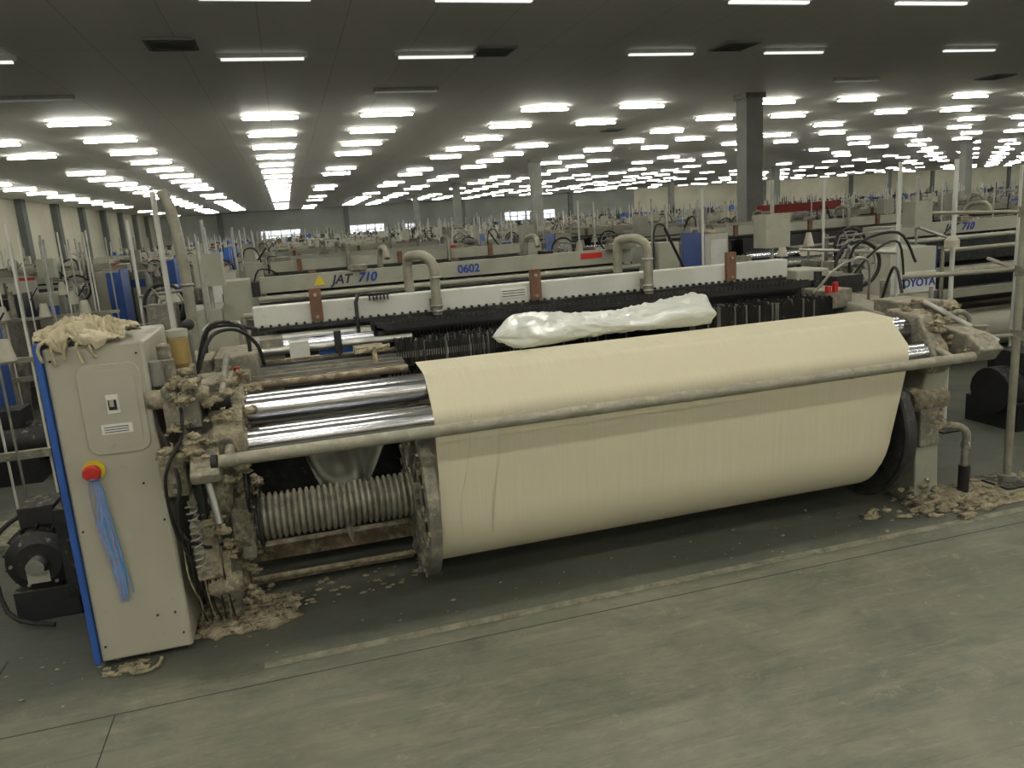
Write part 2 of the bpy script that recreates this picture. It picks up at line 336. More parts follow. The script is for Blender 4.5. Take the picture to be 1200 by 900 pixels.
    a.tube([(-1.9,0,1.1),(-1.8,-.2,1.35),(-1.6,-.1,1.3),(-1.55,.1,1.1)],.01,'rubber',6,4)
    a.tube([(-2.0,.5,1.4),(-1.95,.4,1.6),(-1.8,.5,1.55),(-1.75,.6,1.1)],.009,'rubber',6,4)
    a.blob((-2.2,-.55,1.4),(.12,.12,.03),'cloth',.4,2,3,12,7)
    for (cx,cy,cz_) in ((2.4,-.2,1.25),(2.55,-.45,1.15)):
        a.lathe((cx,cy,cz_),(0,0,1),[(.06,0),(.025,.15)],'warp_white',12); a.cyl((cx,cy,0),(cx,cy,cz_),.012,'steel',6)
    a.box(1.9,2.0,-.3,.1,1.0,1.3,'dark_metal'); a.cyl((1.95,-.5,1.05),(1.95,-.5,1.35),.03,'cast_metal',8); a.box(-1.95,-1.8,-.5,-.2,1.05,1.22,'dark_metal')
    right_end(a)
    return a.mesh('weaving_loom_mesh')
LM=generic_loom()
XC=1.43
looms={}
def place(x,y,rot):
    ob=bpy.data.objects.new('weaving_loom',LM); S.collection.objects.link(ob); ob.location=(x,y,0); ob.rotation_euler=(0,0,math.pi if rot else 0); return ob
L0=empty('weaving_loom')
rows=[]
for k in range(0,5):
    rows.append((4.15+6.1*k,False)); rows.append((7.05+6.1*k,True))
for (y,rot) in rows:
    for i in range(-2,7):
        x=XC+P*i
        if i==0 and y<5: continue
        if y<5 and i>1: continue
        if x>1.15*y+6 or x-2.9<XL: continue
        looms[(round(y,2),i)]=place(x,y,rot)
a=MB()
k=5; cols=['bg_white','beige_paint','cast_metal','cabinet_paint']
while 4.15+6.1*k<80:
    for y,rot in ((4.15+6.1*k,False),(7.05+6.1*k,True)):
        for i in range(-2,17):
            x=XC+P*i
            if x>1.17*y+8 or x-2.9<XL or x+2.9>XR: continue
            a.T=Matrix.Translation((x,y,0))@Matrix.Rotation(math.pi if rot else 0,4,'Z')
            a.box(-1.95,-1.8,-.8,.9,0,1.1,'cast_metal'); a.box(1.8,1.95,-.8,.9,0,1.1,'cast_metal')
            a.box(-2.4,-2.03,-.79,-.2,.0,1.38,'blue_paint' if random.random()<.4 else 'cabinet_paint')
            a.box(-1.66,1.68,.21,.31,1.30,1.42,random.choice(cols)); a.box(-1.3,1.6,0,.2,.6,1.26,'black')
            a.cyl((-1.72,-.8,.95),(1.72,-.8,.95),.09,'chrome',6); a.cyl((-.9,-.53,.47),(1.58,-.53,.47),.38,'warp_white',10)
            a.cyl((-1.7,.8,.9),(1.7,.8,.9),.06,'tube_paint',6); a.box(-1.8,1.8,.7,.9,.1,.8,'dark_metal')
            for q in range(9):
                xx=random.uniform(-2.5,2.5); h=random.uniform(1.38,1.7); w=random.uniform(.03,.13); yq=random.uniform(-.3,.8); a.box(xx-w,xx+w,yq-.08,yq+.08,h-random.uniform(.1,.3),h,random.choice(['bg_white','cast_metal','blue_paint','beige_paint','dark_metal','dark_metal','brown']))
            for q in range(4):
                xx=random.uniform(-2.6,2.6); yq=random.uniform(-.3,.9); a.box(xx-.015,xx+.015,yq-.015,yq+.015,0,random.uniform(1.6,2.1),random.choice(['steel','white_paint','dark_metal']))
    k+=1
a.build('distant_weaving_looms')
B1=looms[(7.05,0)]; bpy.context.view_layer.update()
yb=6.735
for j in (0,1):
    o_=looms[(7.05,j)]
    text('model_lettering','JAT',(.33+P*j,yb,1.32),.105,'ink',o_,shear=.3,off=.003); text('model_lettering','710',(.545+P*j,yb,1.32),.105,'sign_blue',o_,shear=.3,off=.003)
text('number_lettering','0602',(1.42,yb,1.32),.1,'sign_blue',B1,off=.0022)
a=MB(); a.prism([(.18,1.32),(.28,1.32),(.23,1.405)],yb-.004,yb,'yellow','y'); ob=a.build('warning_triangle'); ob.parent=B1; ob.matrix_parent_inverse=B1.matrix_world.inverted()
# ------------------------------------------------------------------ foreground loom
a=MB(); a.box(-.965,-.60,3.36,3.95,.03,1.38,'cabinet_paint'); a.build('cabinet_body',L0,.012)
a=MB(); a.box(-.99,-.966,3.345,3.97,.03,1.40,'blue_paint'); a.box(-.93,-.63,3.4,3.9,0,.03,'dark_metal'); a.build('cabinet_side_panel',L0,.004)
a=MB()
def rrect(cx,cz,w,h,r,n=6):
    pts=[]
    for (sx,sz,a0) in ((1,1,0),(-1,1,90),(-1,-1,180),(1,-1,270)):
        for k in range(n+1):
            an=math.radians(a0+90*k/n); pts.append((cx+sx*(w/2-r)+r*math.cos(an),cz+sz*(h/2-r)+r*math.sin(an)))
    return pts
a.prism(rrect(-.745,1.115,.235,.37,.045),3.350,3.362,'cabinet_paint','y'); a.build('cabinet_door_rim',L0,.005)
a=MB(); a.prism(rrect(-.745,1.115,.185,.32,.03),3.346,3.351,'cabinet_paint','y')
a.box(-.765,-.72,3.338,3.347,1.10,1.175,'label_white'); a.box(-.757,-.728,3.33,3.339,1.115,1.155,'black'); a.box(-.75,-.735,3.318,3.331,1.13,1.155,'cabinet_paint')
a.box(-.80,-.685,3.343,3.347,1.015,1.055,'label_white')
for k in range(3): a.box(-.79,-.70,3.3415,3.3435,1.022+k*.01,1.025+k*.01,'ink')
for (x,z) in ((-.94,1.33),(-.63,1.33),(-.94,.62),(-.63,.62),(-.72,.2),(-.65,.2),(-.94,.1),(-.63,.1),(-.685,.79)): a.cyl((x,3.354,z),(x,3.361,z),.0045,'dark_metal',10)
a.build('cabinet_fittings',L0)
a=MB(); a.lathe((-.857,3.36,.872),(0,-1,0),[(.042,0),(.042,.012)],'yellow',24); a.lathe((-.857,3.348,.872),(0,-1,0),[(.018,0),(.018,.02),(.032,.022),(.034,.04),(.026,.05),(0,.052)],'red',24); a.build('emergency_stop_button',L0)
a=MB()
for i in range(22):
    x=-.857+random.uniform(-.014,.014); mt='ribbon_pink' if i%3==0 else 'ribbon_blue'; b=random.uniform(-.005,.045)
    e=random.uniform(.28,.4)
    a.tube([(x,3.325,.85),(x+random.uniform(-.015,.02),3.335,.78),(x+random.uniform(-.03,.02)+b*.3,3.34,.62),(x+b*.8+random.uniform(-.015,.015),3.345,.46),(x+b+random.uniform(-.012,.015),3.35,e)],.0032,mt,5,4)
a.torus((-.857,3.325,.85),(0,0,1),.022,.008,'ribbon_blue',16,6); a.build('ribbon_bundle')
a=MB(); vs=[];fs=[]; n=80
for i in range(n+1):
    for j in range(n+1):
        u=i/n*2-1; v=j/n*2-1
        k=1-.18*(u*u*v*v)
        ex=.05*noise.noise(Vector((u*1.8,v*1.8,1)))+.02*noise.noise(Vector((u*6,v*6,1))); ey=.05*noise.noise(Vector((u*1.8,v*1.8,5)))+.02*noise.noise(Vector((u*6,v*6,5)))
        x=-.83+.18*u*k+ex; y=3.52+.19*v*k+ey
        rr=max(0,1-(u*u+v*v)*.62)
        q=Vector((u*1.8+.9*noise.noise(Vector((u*2,v*2,7))),v*1.8,3)); rid=1-abs(noise.noise(q))*2.6; rid2=1-abs(noise.noise(q*2.3))*2.2; rid3=1-abs(noise.noise(q*4.7))*2
        z=1.384+.075*rr*(.3+.6*max(0,rid))+.028*max(0,rid2)*(.3+rr)+.01*max(0,rid3)
        if y<3.358: z-= (3.358-y)*1.2; y=3.352-.014*max(0,rid2)
        if x<-.992: z-= (-.992-x)*1.4; x=-.998-.008*max(0,rid2)
        vs.append((x,y,z))
for i in range(n):
    for j in range(n): fs.append((i*(n+1)+j,(i+1)*(n+1)+j,(i+1)*(n+1)+j+1,i*(n+1)+j+1))
a.add(vs,fs,'cloth',True)
for k in range(5):
    x=-.97+.045*k; a.tube([(x+.04,3.42,1.42),(x+.01,3.35,1.40),(x,3.343,1.37),(x+random.uniform(-.01,.02),3.345,1.33-.02*(k%2))],.004,'cloth',5,3)
ob=a.build('cotton_rag'); sd=ob.modifiers.new('th','SOLIDIFY'); sd.thickness=.003; sd.offset=1
# left frame castings
a=MB()
a.prism([(3.62,0),(3.9,0),(3.98,.25),(4.7,.25),(4.8,0),(5.1,0),(5.1,.85),(4.8,1.05),(4.3,1.16),(3.75,1.08),(3.42,1.02),(3.36,.78),(3.5,.55)],-.50,-.38,'cast_metal')
a.box(-.58,-.34,3.6,3.85,.0,.05,'cast_dirty'); a.box(-.53,-.36,3.62,3.78,.05,.5,'cast_dirty')
a.prism([(3.22,.96),(3.4,1.1),(3.58,1.1),(3.62,.95),(3.45,.8),(3.25,.8)],-.38,-.26,'cast_dirty')
a.prism([(3.1,.86),(3.3,.98),(3.42,.92),(3.3,.78),(3.12,.82)],-.47,-.36,'cast_metal')
a.box(-.56,-.42,3.32,3.5,1.0,1.18,'cast_metal'); a.box(-.6,-.5,3.25,3.45,.74,.92,'cast_dirty')
a.box(-.44,-.30,3.45,3.72,1.06,1.16,'cast_metal'); a.box(-.36,-.27,3.55,3.95,1.0,1.09,'cast_dirty')
a.box(-.53,-.43,3.3,3.46,.34,.6,'cast_dirty'); a.box(-.36,-.3,3.5,3.74,.32,.62,'cast_metal')
a.box(-.4,-.2,3.9,4.3,1.08,1.2,'cast_metal'); a.box(-.48,-.3,4.3,4.6,1.1,1.3,'beige_paint'); a.box(-.62,-.42,4.0,4.4,.9,1.18,'cast_metal')
a.box(-.5,-.44,3.33,3.4,.6,.76,'dark_metal'); a.prism([(3.34,.3),(3.5,.2),(3.6,.22),(3.6,.4),(3.4,.42)],-.5,-.4,'cast_dirty')
a.build('side_frame_left',L0,.01)
a=MB()
for c,r,x0,x1 in (((3.46,1.02),.1,-.4,-.25),((3.32,.905),.085,-.41,-.25),((3.62,.47),.15,-.40,-.29),((3.62,.47),.08,-.44,-.25),((3.42,.68),.09,-.52,-.36),((3.36,1.13),.04,-.62,-.38),((3.38,.28),.05,-.5,-.36)):
    a.lathe((x0,c[0],c[1]),(1,0,0),[(r*.8,0),(r,.02),(r,x1-x0-.02),(r*.75,x1-x0)],'cast_dirty',24)
for k in range(8):
    an=k*math.pi/4
    a.bolt((-.52,3.42+.07*math.cos(an),.68+.07*math.sin(an)),(-1,0,0),.01); a.bolt((-.25,3.46+.085*math.cos(an),1.02+.085*math.sin(an)),(1,0,0),.008)
    a.bolt((-.29,3.62+.12*math.cos(an),.47+.12*math.sin(an)),(1,0,0),.01)
for p in ((-.53,3.316,1.15),(-.45,3.316,1.15),(-.53,3.316,1.03),(-.45,3.316,1.03),(-.55,3.246,.89),(-.55,3.246,.77),(-.48,3.296,.56),(-.48,3.296,.38)): a.bolt(p,(0,-1,0),.011)
a.cyl((-.44,3.28,.95),(-.40,3.2,.62),.016,'steel',10); a.cyl((-.33,3.3,1.12),(-.33,3.8,1.22),.014,'steel',10)
a.tube([(-.5+.022*math.cos(t*1.3),3.24+.022*math.sin(t*1.3),.42+t*.006) for t in range(48)],.005,'steel',5,1)
a.cyl((-.38,3.36,1.09),(-.3,3.36,1.09),.035,'dark_metal',12); a.cyl((-.58,3.42,1.18),(-.58,3.42,1.28),.03,'steel',12)
a.box(-.475,-.455,3.28,3.3,.62,1.0,'dark_metal'); a.cyl((-.365,3.15,.893),(-.39,3.15,.893),.03,'black',14)
a.torus((-.29,3.42,.68),(1,0,0),.1,.008,'dark_metal',24,6); a.torus((-.27,3.62,.47),(1,0,0),.13,.01,'dark_metal',28,6)
a.build('bearing_housings_left',L0,.003)
a=MB()
a.lathe((-.52,3.72,1.2),(0,0,1),[(.03,0),(.045,.02),(.045,.13),(.04,.14)],'amber',20); a.lathe((-.52,3.72,1.34),(0,0,1),[(.047,0),(.047,.03),(.02,.035)],'beige_paint',20)
a.lathe((-.55,3.5,1.16),(0,0,1),[(.035,0),(.035,.11),(.028,.115),(.028,.17),(.015,.18)],'cast_metal',18); a.box(-.6,-.46,3.46,3.56,1.1,1.17,'cast_metal'); a.lathe((-.49,3.5,1.06),(0,-1,0),[(.03,0),(.03,.06)],'steel',14)
a.box(-.57,-.47,3.6,3.8,1.02,1.2,'cast_metal')
a.tube([(-.585,3.45,1.22),(-.6,3.38,1.15),(-.59,3.34,1.02),(-.56,3.3,.95),(-.53,3.23,.8),(-.55,3.22,.7),(-.55,3.24,.58),(-.48,3.28,.5),(-.42,3.36,.47)],.008,'rubber',7,5)
a.tube([(-.53,3.47,1.12),(-.49,3.3,1.08),(-.5,3.25,.98),(-.55,3.22,.9),(-.58,3.22,.8),(-.575,3.25,.6),(-.53,3.29,.42)],.007,'rubber',7,5)
a.tube([(-.45,3.7,1.18),(-.38,3.75,1.32),(-.28,3.85,1.33),(-.2,3.95,1.24),(-.18,4.05,1.12)],.009,'rubber',7,5)
a.tube([(-.5,4.0,1.1),(-.42,4.0,1.33),(-.3,4.0,1.35),(-.24,4.0,1.28),(-.24,4.0,1.15)],.01,'dark_metal',7,5)
for k in range(8):
    x=-.58+.02*k; a.tube([(x,3.4,.5),(x+.01,3.34,.35),(x+.02+random.uniform(-.02,.02),3.4,.2),(x+.01,3.5,.06)],.004,'rubber' if k%3 else 'lint',5,4)
a.build('valve_and_cables_left',L0)
# fluffy lint
a=MB()
spots=[(-.47,3.3,1.18),(-.32,3.3,1.08),(-.33,3.45,1.12),(-.44,3.2,.95),(-.3,3.28,.84),(-.55,3.3,.93),(-.38,3.45,.78),(-.44,3.36,.6),(-.33,3.55,.62),(-.42,3.5,.4),(-.46,3.6,.3),(-.35,3.62,.25),(-.3,3.7,.62),(-.3,3.75,1.1),(-.48,3.62,.12),(-.33,3.6,.1)]
for i in range(260):
    c=random.choice(spots); x,y,z=(c[0]+random.gauss(0,.035),c[1]+random.gauss(0,.04),max(.02,c[2]+random.gauss(0,.035)))
    s_=random.uniform(.006,.022); a.blob((x,y,z),(s_*1.5,s_,s_*.8),'lint',1.0,2.8,i,11,8)
for i in range(150):
    x=random.uniform(-.6,-.2); y=random.uniform(3.46,3.72); s_=random.uniform(.008,.04); a.blob((x,y,s_*.3),(s_*1.6,s_,s_*.6),'lint',.9,2.8,i,11,8,flat=-s_*.3)
for i in range(50):
    an=random.uniform(0,6.28); r=random.uniform(.2,.4); s_=random.uniform(.005,.015)
    a.blob((.452,3.62+r*math.cos(an),.47+r*math.sin(an)),(s_*.6,s_*1.3,s_*1.3),'lint',.9,2.8,i,9,7)
a.build('lint_deposits_left',L0)
# rollers
a=MB(); a.cyl((-.25,3.46,1.02),(3.2,3.46,1.02),.07,'chrome',48); a.build('tension_roller',L0)
a=MB(); a.cyl((-.25,3.32,.905),(3.2,3.32,.905),.066,'chrome',48); a.build('guide_roller',L0)
a=MB(); a.cyl((-.36,3.15,.893),(3.35,3.15,.893),.026,'tube_paint',20)
for x in (-.33,1.2,1.7,2.6,3.25): a.cyl((x,3.15,.893),(x+.012,3.15,.893),.028,'tube_paint',20)
for x in (-.32,3.22): a.tube([(x,3.15,.893),(x,3.25,.93),(x,3.4,.98)],.02,'cast_metal',8,3)
a.build('guard_tube',L0)
# warp beam
WB=empty('warp_beam')
cy,cz=3.62,.47
a=MB()
n=27; prof=[]
for k in range(n):
    t=k*.76/n; q=.76/n; prof+= [(.09,t),(.108,t+q*.25),(.11,t+q*.5),(.108,t+q*.7),(.09,t+q*.95)]
a.lathe((-.29,cy,cz),(1,0,0),prof,'barrel',28); a.cyl((-.34,cy,cz),(-.29,cy,cz),.07,'steel',20); a.build('ribbed_barrel',WB)
def flange(x,s):
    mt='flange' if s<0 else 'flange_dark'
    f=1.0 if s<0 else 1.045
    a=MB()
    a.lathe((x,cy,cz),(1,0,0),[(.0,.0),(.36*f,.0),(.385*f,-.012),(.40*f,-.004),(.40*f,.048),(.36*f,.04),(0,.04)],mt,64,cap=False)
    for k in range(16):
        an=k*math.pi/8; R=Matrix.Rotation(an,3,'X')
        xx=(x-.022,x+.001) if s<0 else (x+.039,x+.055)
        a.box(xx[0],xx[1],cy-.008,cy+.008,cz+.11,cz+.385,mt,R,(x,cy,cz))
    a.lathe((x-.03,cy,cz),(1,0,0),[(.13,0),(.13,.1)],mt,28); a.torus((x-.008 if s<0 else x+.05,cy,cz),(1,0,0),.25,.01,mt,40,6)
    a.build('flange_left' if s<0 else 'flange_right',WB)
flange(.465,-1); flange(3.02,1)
a=MB(); a.lathe((.515,cy,cz),(1,0,0),[(.335,0),(.335,2.42)],'yarn',128); a.cyl((2.9,cy,cz),(3.03,cy,cz),.2,'flange_dark',28); a.build('wound_yarn',WB)
a=MB(); a.cyl((3.06,cy,cz),(3.3,cy,cz),.09,'cast_dirty',20); a.build('beam_journal',WB)
prof=[]
for an in range(276,184,-3): prof.append((cy+.3385*math.cos(math.radians(an)),cz+.3385*math.sin(math.radians(an))))
prof.append((3.2825,.444)); n0=len(prof)
for t in (.05,.1,.25,.5,.75,.9): prof.append((3.2825+(3.251-3.2825)*t,.444+(.905-.444)*t))
for an in (180,172,164,156,148,140,132): prof.append((3.32+.0695*math.cos(math.radians(an)),.905+.0695*math.sin(math.radians(an))))
n1=len(prof)
for an in (132,124,116,108,100,93): prof.append((3.46+.0735*math.cos(math.radians(an)),1.02+.0735*math.sin(math.radians(an))))
prof+=[(3.55,1.102),(3.62,1.107),(3.67,1.107),(3.72,1.1),(3.78,1.087),(4.0,1.035),(4.3,1.0),(4.45,.98)]
a=MB(); nx=40; vs=[];fs=[]
for i in range(nx+1):
    t=i/nx
    for j,(y,z) in enumerate(prof):
        x0=.526; x1=2.94+.10*min(1,max(0,(z-.3)/.6) if j<n1 else 1)+.06*min(1,max(0,(j-n1+3)/5))
        vs.append((x0+(x1-x0)*t+(0 if 0<i<nx else .004*noise.noise(Vector((j*1.3,i,2)))),y,z))
m_=len(prof)
for i in range(nx):
    for j in range(m_-1): fs.append((i*m_+j,(i+1)*m_+j,(i+1)*m_+j+1,i*m_+j+1))
a.add(vs,fs,'yarn',True); a.build('warp_sheet',WB)
a=MB()
for i in range(3):
    x=.62+random.uniform(-.05,.2); a.tube([(x+.02,3.235,.93),(x-.01,3.25,.7),(x-.03+random.uniform(-.03,.0),3.27,.5),(x-.05,3.3,.33)],.0008,'warp_white',4,4)
a.build('loose_threads',WB)
# plastic sheet hanging behind rollers
a=MB(); vs=[];fs=[]; nu,nv=40,30
for i in range(nu+1):
    u=i/nu
    for j in range(nv+1):
        v=j/nv; wdt=1-.5*v
        x=-.12+ .56*(u*wdt+.22*v); z=.86-.66*v*(1-abs(u-.5)*1.1); y=3.84+.035*math.sin(u*16+v*4)*(.4+v)+.07*noise.noise(Vector((u*5,v*4,1)))
        vs.append((x,y-.1*max(0,v-.1)*(1-v),z))
for i in range(nu):
    for j in range(nv): fs.append((i*(nv+1)+j,(i+1)*(nv+1)+j,(i+1)*(nv+1)+j+1,i*(nv+1)+j+1))
a.add(vs,fs,'film_thin',True); a.build('plastic_sheet')
a=MB()
a.box(-.4,3.3,3.93,4.0,.12,.2,'rust'); a.cyl((-.4,4.1,.3),(3.3,4.1,.3),.03,'rust',10); a.box(-.4,3.3,4.6,4.75,.1,.3,'dark_metal'); a.cyl((-.4,3.84,.07),(.46,3.84,.07),.014,'lint',8); a.cyl((-.4,3.9,.27),(.46,3.9,.27),.014,'cast_dirty',8); a.box(-.4,.45,3.86,3.9,.03,.06,'rust')
a.box(-.38,3.3,4.35,4.6,.3,.62,'dark_metal'); a.box(-.38,3.3,4.78,4.9,.85,.98,'cast_metal'); a.cyl((-.38,4.95,.55),(3.3,4.95,.55),.15,'warp_white',20)
a.cyl((-.38,5.02,.95),(3.3,5.02,.95),.045,'tube_paint',14); a.box(-.38,3.3,3.98,4.06,.74,.88,'cast_dirty')
a.build('cross_members',L0,.004)
# dropper rails and pins
a=MB()
for k,(y,z,mt) in enumerate(((3.80,1.085,'rust'),(3.86,1.095,'steel'),(3.93,1.10,'cast_metal'),(4.0,1.11,'steel'),(4.07,1.115,'chrome'),(4.14,1.12,'rust'))):
    x1=.50 if y<3.95 else 3.15
    a.box(-.3,x1,y-.008,y+.008,z-.03,z,mt)
a.cyl((-.3,3.75,1.07),(.5,3.75,1.07),.018,'rust',10); a.cyl((-.3,4.2,1.16),(.6,4.2,1.16),.02,'steel',12); a.cyl((-.25,4.3,1.17),(.4,4.3,1.17),.035,'chrome',18); a.cyl((-.25,4.38,1.2),(.3,4.38,1.2),.02,'steel',12)
a.box(-.3,-.24,3.74,4.2,1.02,1.13,'cast_dirty'); a.build('dropper_rails',L0)
a=MB()
for r,y in enumerate((3.965,4.035,4.105,4.17)):
    x=.48+.006*r
    while x<3.12:
        a.box(x,x+.0035,y-.011,y+.011,1.0,1.15+random.uniform(0,.025),'dark_metal' if random.random()<.85 else 'steel'); x+=.0125
a.build('dropper_pins',L0)
a=MB()
for k in range(7):
    y=4.215+k*.024
    a.box(.42,3.2,y,y+.009,1.205-.012*(k%3),1.245-.012*(k%3),'black'); a.box(.42,.45,y,y+.009,.6,1.22,'black'); a.box(3.17,3.2,y,y+.009,.6,1.22,'black')
    x=.47+.004*k
    while x<3.15: a.box(x,x+.002,y+.003,y+.006,.75,1.21,'black'); x+=.022
a.box(.4,3.22,4.2,4.39,.6,.66,'black'); a.box(.4,3.2,4.385,4.398,1.0,1.245,'black')
x=.5
while x<3.1: a.cyl((x,4.21,1.235),(x,4.21,1.262),.004,'dark_metal',6); x+=.03
a.build('heald_frames',L0)
a=MB(); a.box(-.22,3.12,4.40,4.50,1.262,1.378,'white_paint'); a.build('top_beam',L0,.006)
a=MB(); a.box(-.2,3.1,4.385,4.402,1.243,1.262,'dark_metal')
x=-.18
while x<3.1: a.cyl((x,4.38,1.272),(x,4.402,1.272),.008,'dark_metal',8); x+=.045
for x in (.116,1.385,2.69):
    a.box(x-.032,x+.032,4.37,4.4,1.275,1.455,'brown'); a.bolt((x,4.37,1.3),(0,-1,0),.01); a.bolt((x,4.37,1.42),(0,-1,0),.01)
for x in (.78,2.10):
    a.tube([(x,4.35,1.25),(x,4.35,1.42),(x,4.35,1.5),(x-.015,4.36,1.555),(x-.05,4.40,1.585),(x-.09,4.46,1.585),(x-.12,4.52,1.56),(x-.12,4.53,1.38)],.028,'tube_paint',14,4)
    a.box(x-.034,x+.034,4.36,4.41,1.28,1.34,'cast_metal')
    for z in (1.46,1.3,1.27): a.torus((x,4.35,z),(0,0,1),.029,.007,'steel',16,6)
a.tube([(.33,4.36,1.09),(.33,4.36,1.36),(.36,4.38,1.4)],.011,'black',6,2)
a.box(.4,.52,4.37,4.4,1.385,1.40,'black')
for k in range(6): a.box(.405+.02*k,.412+.02*k,4.36,4.375,1.36,1.40,'black')
a.box(1.17,1.33,4.396,4.401,1.30,1.355,'label_white')
for k in range(3): a.box(1.18,1.32,4.394,4.3965,1.308+k*.015,1.313+k*.015,'grille')
a.build('top_beam_fittings',L0)
a=MB(); a.box(.27,.42,3.98,4.1,1.13,1.16,'lint'); a.cyl((.36,3.9,1.04),(.36,3.9,1.17),.014,'lint',8); a.cyl((.28,3.9,1.15),(.44,3.9,1.17),.012,'lint',8)
a.box(-.05,.05,4.15,4.25,1.1,1.2,'white_paint'); a.box(-.2,-.08,4.22,4.34,1.1,1.22,'cast_metal'); a.cyl((-.29,3.74,1.12),(-.29,3.74,1.17),.015,'red',12)
a.tube([(-.45,4.1,1.2),(-.43,4.1,1.31),(-.33,4.1,1.33),(-.2,4.15,1.29)],.01,'black',8,4)
a.blob((-.5,4.0,1.36),(.028,.028,.028),'black',0,1,1,14,8); a.cyl((-.5,4.0,1.1),(-.5,4.0,1.35),.009,'steel',8)
a.box(.1,.3,4.28,4.36,1.08,1.2,'blue_paint'); a.cyl((.2,4.15,1.1),(.2,4.15,1.24),.02,'dark_metal',10)
a.build('shed_fittings',L0)
a=MB(); a.tube([(-.6,5.0,.0),(-.6,5.0,1.2),(-.6,5.0,1.6),(-.62,5.0,1.9),(-.66,5.0,2.05)],.032,'tube_paint',12,3); a.cyl((-.72,5.08,0),(-.72,5.08,2.05),.016,'white_paint',10); a.cyl((-.5,4.9,0),(-.5,4.9,1.75),.012,'steel',8)
a.box(-.8,-.45,4.85,5.1,0,.3,'cast_metal'); a.torus((-.6,5,1.5),(0,0,1),.035,.008,'steel',16,6); a.build('air_duct',L0)
# right frame
a=MB()
a.prism([(3.4,0),(3.75,0),(3.98,.25),(4.7,.25),(4.8,0),(5.1,0),(5.1,.85),(4.8,1.05),(4.3,1.16),(3.75,1.08),(3.42,1.02),(3.36,.78),(3.42,.5)],3.26,3.42,'beige_paint')
a.prism([(3.2,.86),(3.35,1.1),(3.58,1.12),(3.66,.95),(3.45,.8),(3.25,.8)],3.18,3.28,'cast_metal')
a.prism([(3.1,.93),(3.2,1.0),(3.6,1.06),(3.9,1.0),(3.9,.9),(3.5,.92),(3.15,.86)],3.36,3.5,'cast_metal')
a.box(3.28,3.5,3.5,3.8,1.05,1.15,'cast_metal'); a.box(3.25,3.38,3.37,3.5,.35,.58,'cast_metal'); a.box(3.25,3.6,3.35,3.75,.0,.03,'rust')
a.box(3.1,3.3,4.0,4.3,1.08,1.2,'cast_metal'); a.box(3.15,3.4,4.35,4.6,1.1,1.3,'beige_paint'); a.box(3.5,3.7,4.0,4.5,.5,1.1,'cast_metal')
a.build('side_frame_right',L0,.01)
a=MB()
for c,r,x0,x1 in (((3.46,1.02),.1,3.2,3.32),((3.32,.905),.085,3.2,3.3),((3.62,.47),.16,3.2,3.3),((3.55,1.08),.06,3.3,3.62),((3.42,.62),.07,3.2,3.44)):
    a.lathe((x0,c[0],c[1]),(1,0,0),[(r*.8,0),(r,.02),(r,x1-x0-.02),(r*.75,x1-x0)],'cast_dirty',24)
a.cyl((3.35,3.5,1.15),(3.62,3.25,.93),.018,'steel',10); a.cyl((3.55,3.3,.9),(3.55,3.3,1.02),.04,'cast_metal',12); a.torus((3.5,3.4,1.03),(.3,1,0),.06,.015,'cast_metal',18,8)
a.tube([(3.42,3.9,1.1),(3.4,3.8,1.3),(3.35,3.7,1.32),(3.3,3.6,1.2)],.009,'rubber',7,5); a.tube([(3.6,4.4,1.1),(3.55,4.3,1.42),(3.8,4.2,1.5),(3.95,4.2,1.3)],.009,'rubber',7,5)
a.tube([(3.55,4.4,1.15),(3.7,4.3,1.38),(3.95,4.35,1.42),(4.05,4.4,1.1)],.008,'rubber',7,5); a.tube([(3.1,4.1,1.18),(3.2,4.0,1.34),(3.4,4.0,1.36),(3.5,4.1,1.1)],.008,'steel',7,5)
a.box(3.13,3.155,3.95,3.975,1.19,1.25,'red'); a.box(3.08,3.105,3.95,3.975,1.19,1.23,'red'); a.cyl((3.2,4.2,1.2),(3.2,4.2,1.3),.025,'dark_metal',12)
a.box(3.3,3.5,4.15,4.3,1.15,1.26,'dark_metal'); a.cyl((3.45,3.9,1.1),(3.45,3.9,1.24),.03,'cast_metal',12); a.cyl((3.6,3.7,1.0),(3.6,3.7,1.2),.012,'steel',8)
for k in range(6):
    an=k*math.pi/3; a.bolt((3.26,3.46+.08*math.cos(an),1.02+.08*math.sin(an)),(-1,0,0),.008); a.bolt((3.3,3.42,.38+.03*k),(0,-1,0),.007)
for i in range(150):
    c=random.choice([(3.3,3.35,1.05),(3.45,3.45,1.08),(3.42,3.3,.95),(3.35,3.42,.5),(3.3,3.42,.1),(3.5,3.5,1.0),(3.25,3.5,1.12),(3.3,3.4,.06)])
    s_=random.uniform(.006,.02); a.blob((c[0]+random.gauss(0,.05),c[1]+random.gauss(0,.05),max(.01,c[2]+random.gauss(0,.03))),(s_*1.4,s_,s_*.7),'lint',1,2.8,i,11,8)
for i in range(90):
    s_=random.uniform(.006,.03); a.blob((random.gauss(3.4,.22),random.gauss(3.35,.08),s_*.3),(s_*1.6,s_,s_*.6),'lint',.9,2.8,i,10,7,flat=-s_*.3)
a.build('bearing_housings_right',L0)
a=MB(); a.tube([(3.4,3.5,.42),(3.56,3.45,.42),(3.62,3.42,.38),(3.62,3.42,.28)],.022,'cast_metal',10,4); a.cyl((3.62,3.42,.0),(3.62,3.42,.18),.03,'rubber',12); a.cyl((3.62,3.42,.18),(3.62,3.42,.3),.02,'steel',10); a.torus((3.62,3.42,.3),(1,0,0),.03,.006,'steel',14,6); a.cyl((3.4,3.6,.3),(3.55,3.6,.3),.07,'cast_metal',14)
a.cyl((3.48,3.6,.0),(3.48,3.6,.4),.035,'cast_metal',12)
a.build('air_pipe_right',L0)
a=MB(off=(XC,4.15,0)); right_end(a); a.build('weft_supply_end',L0)
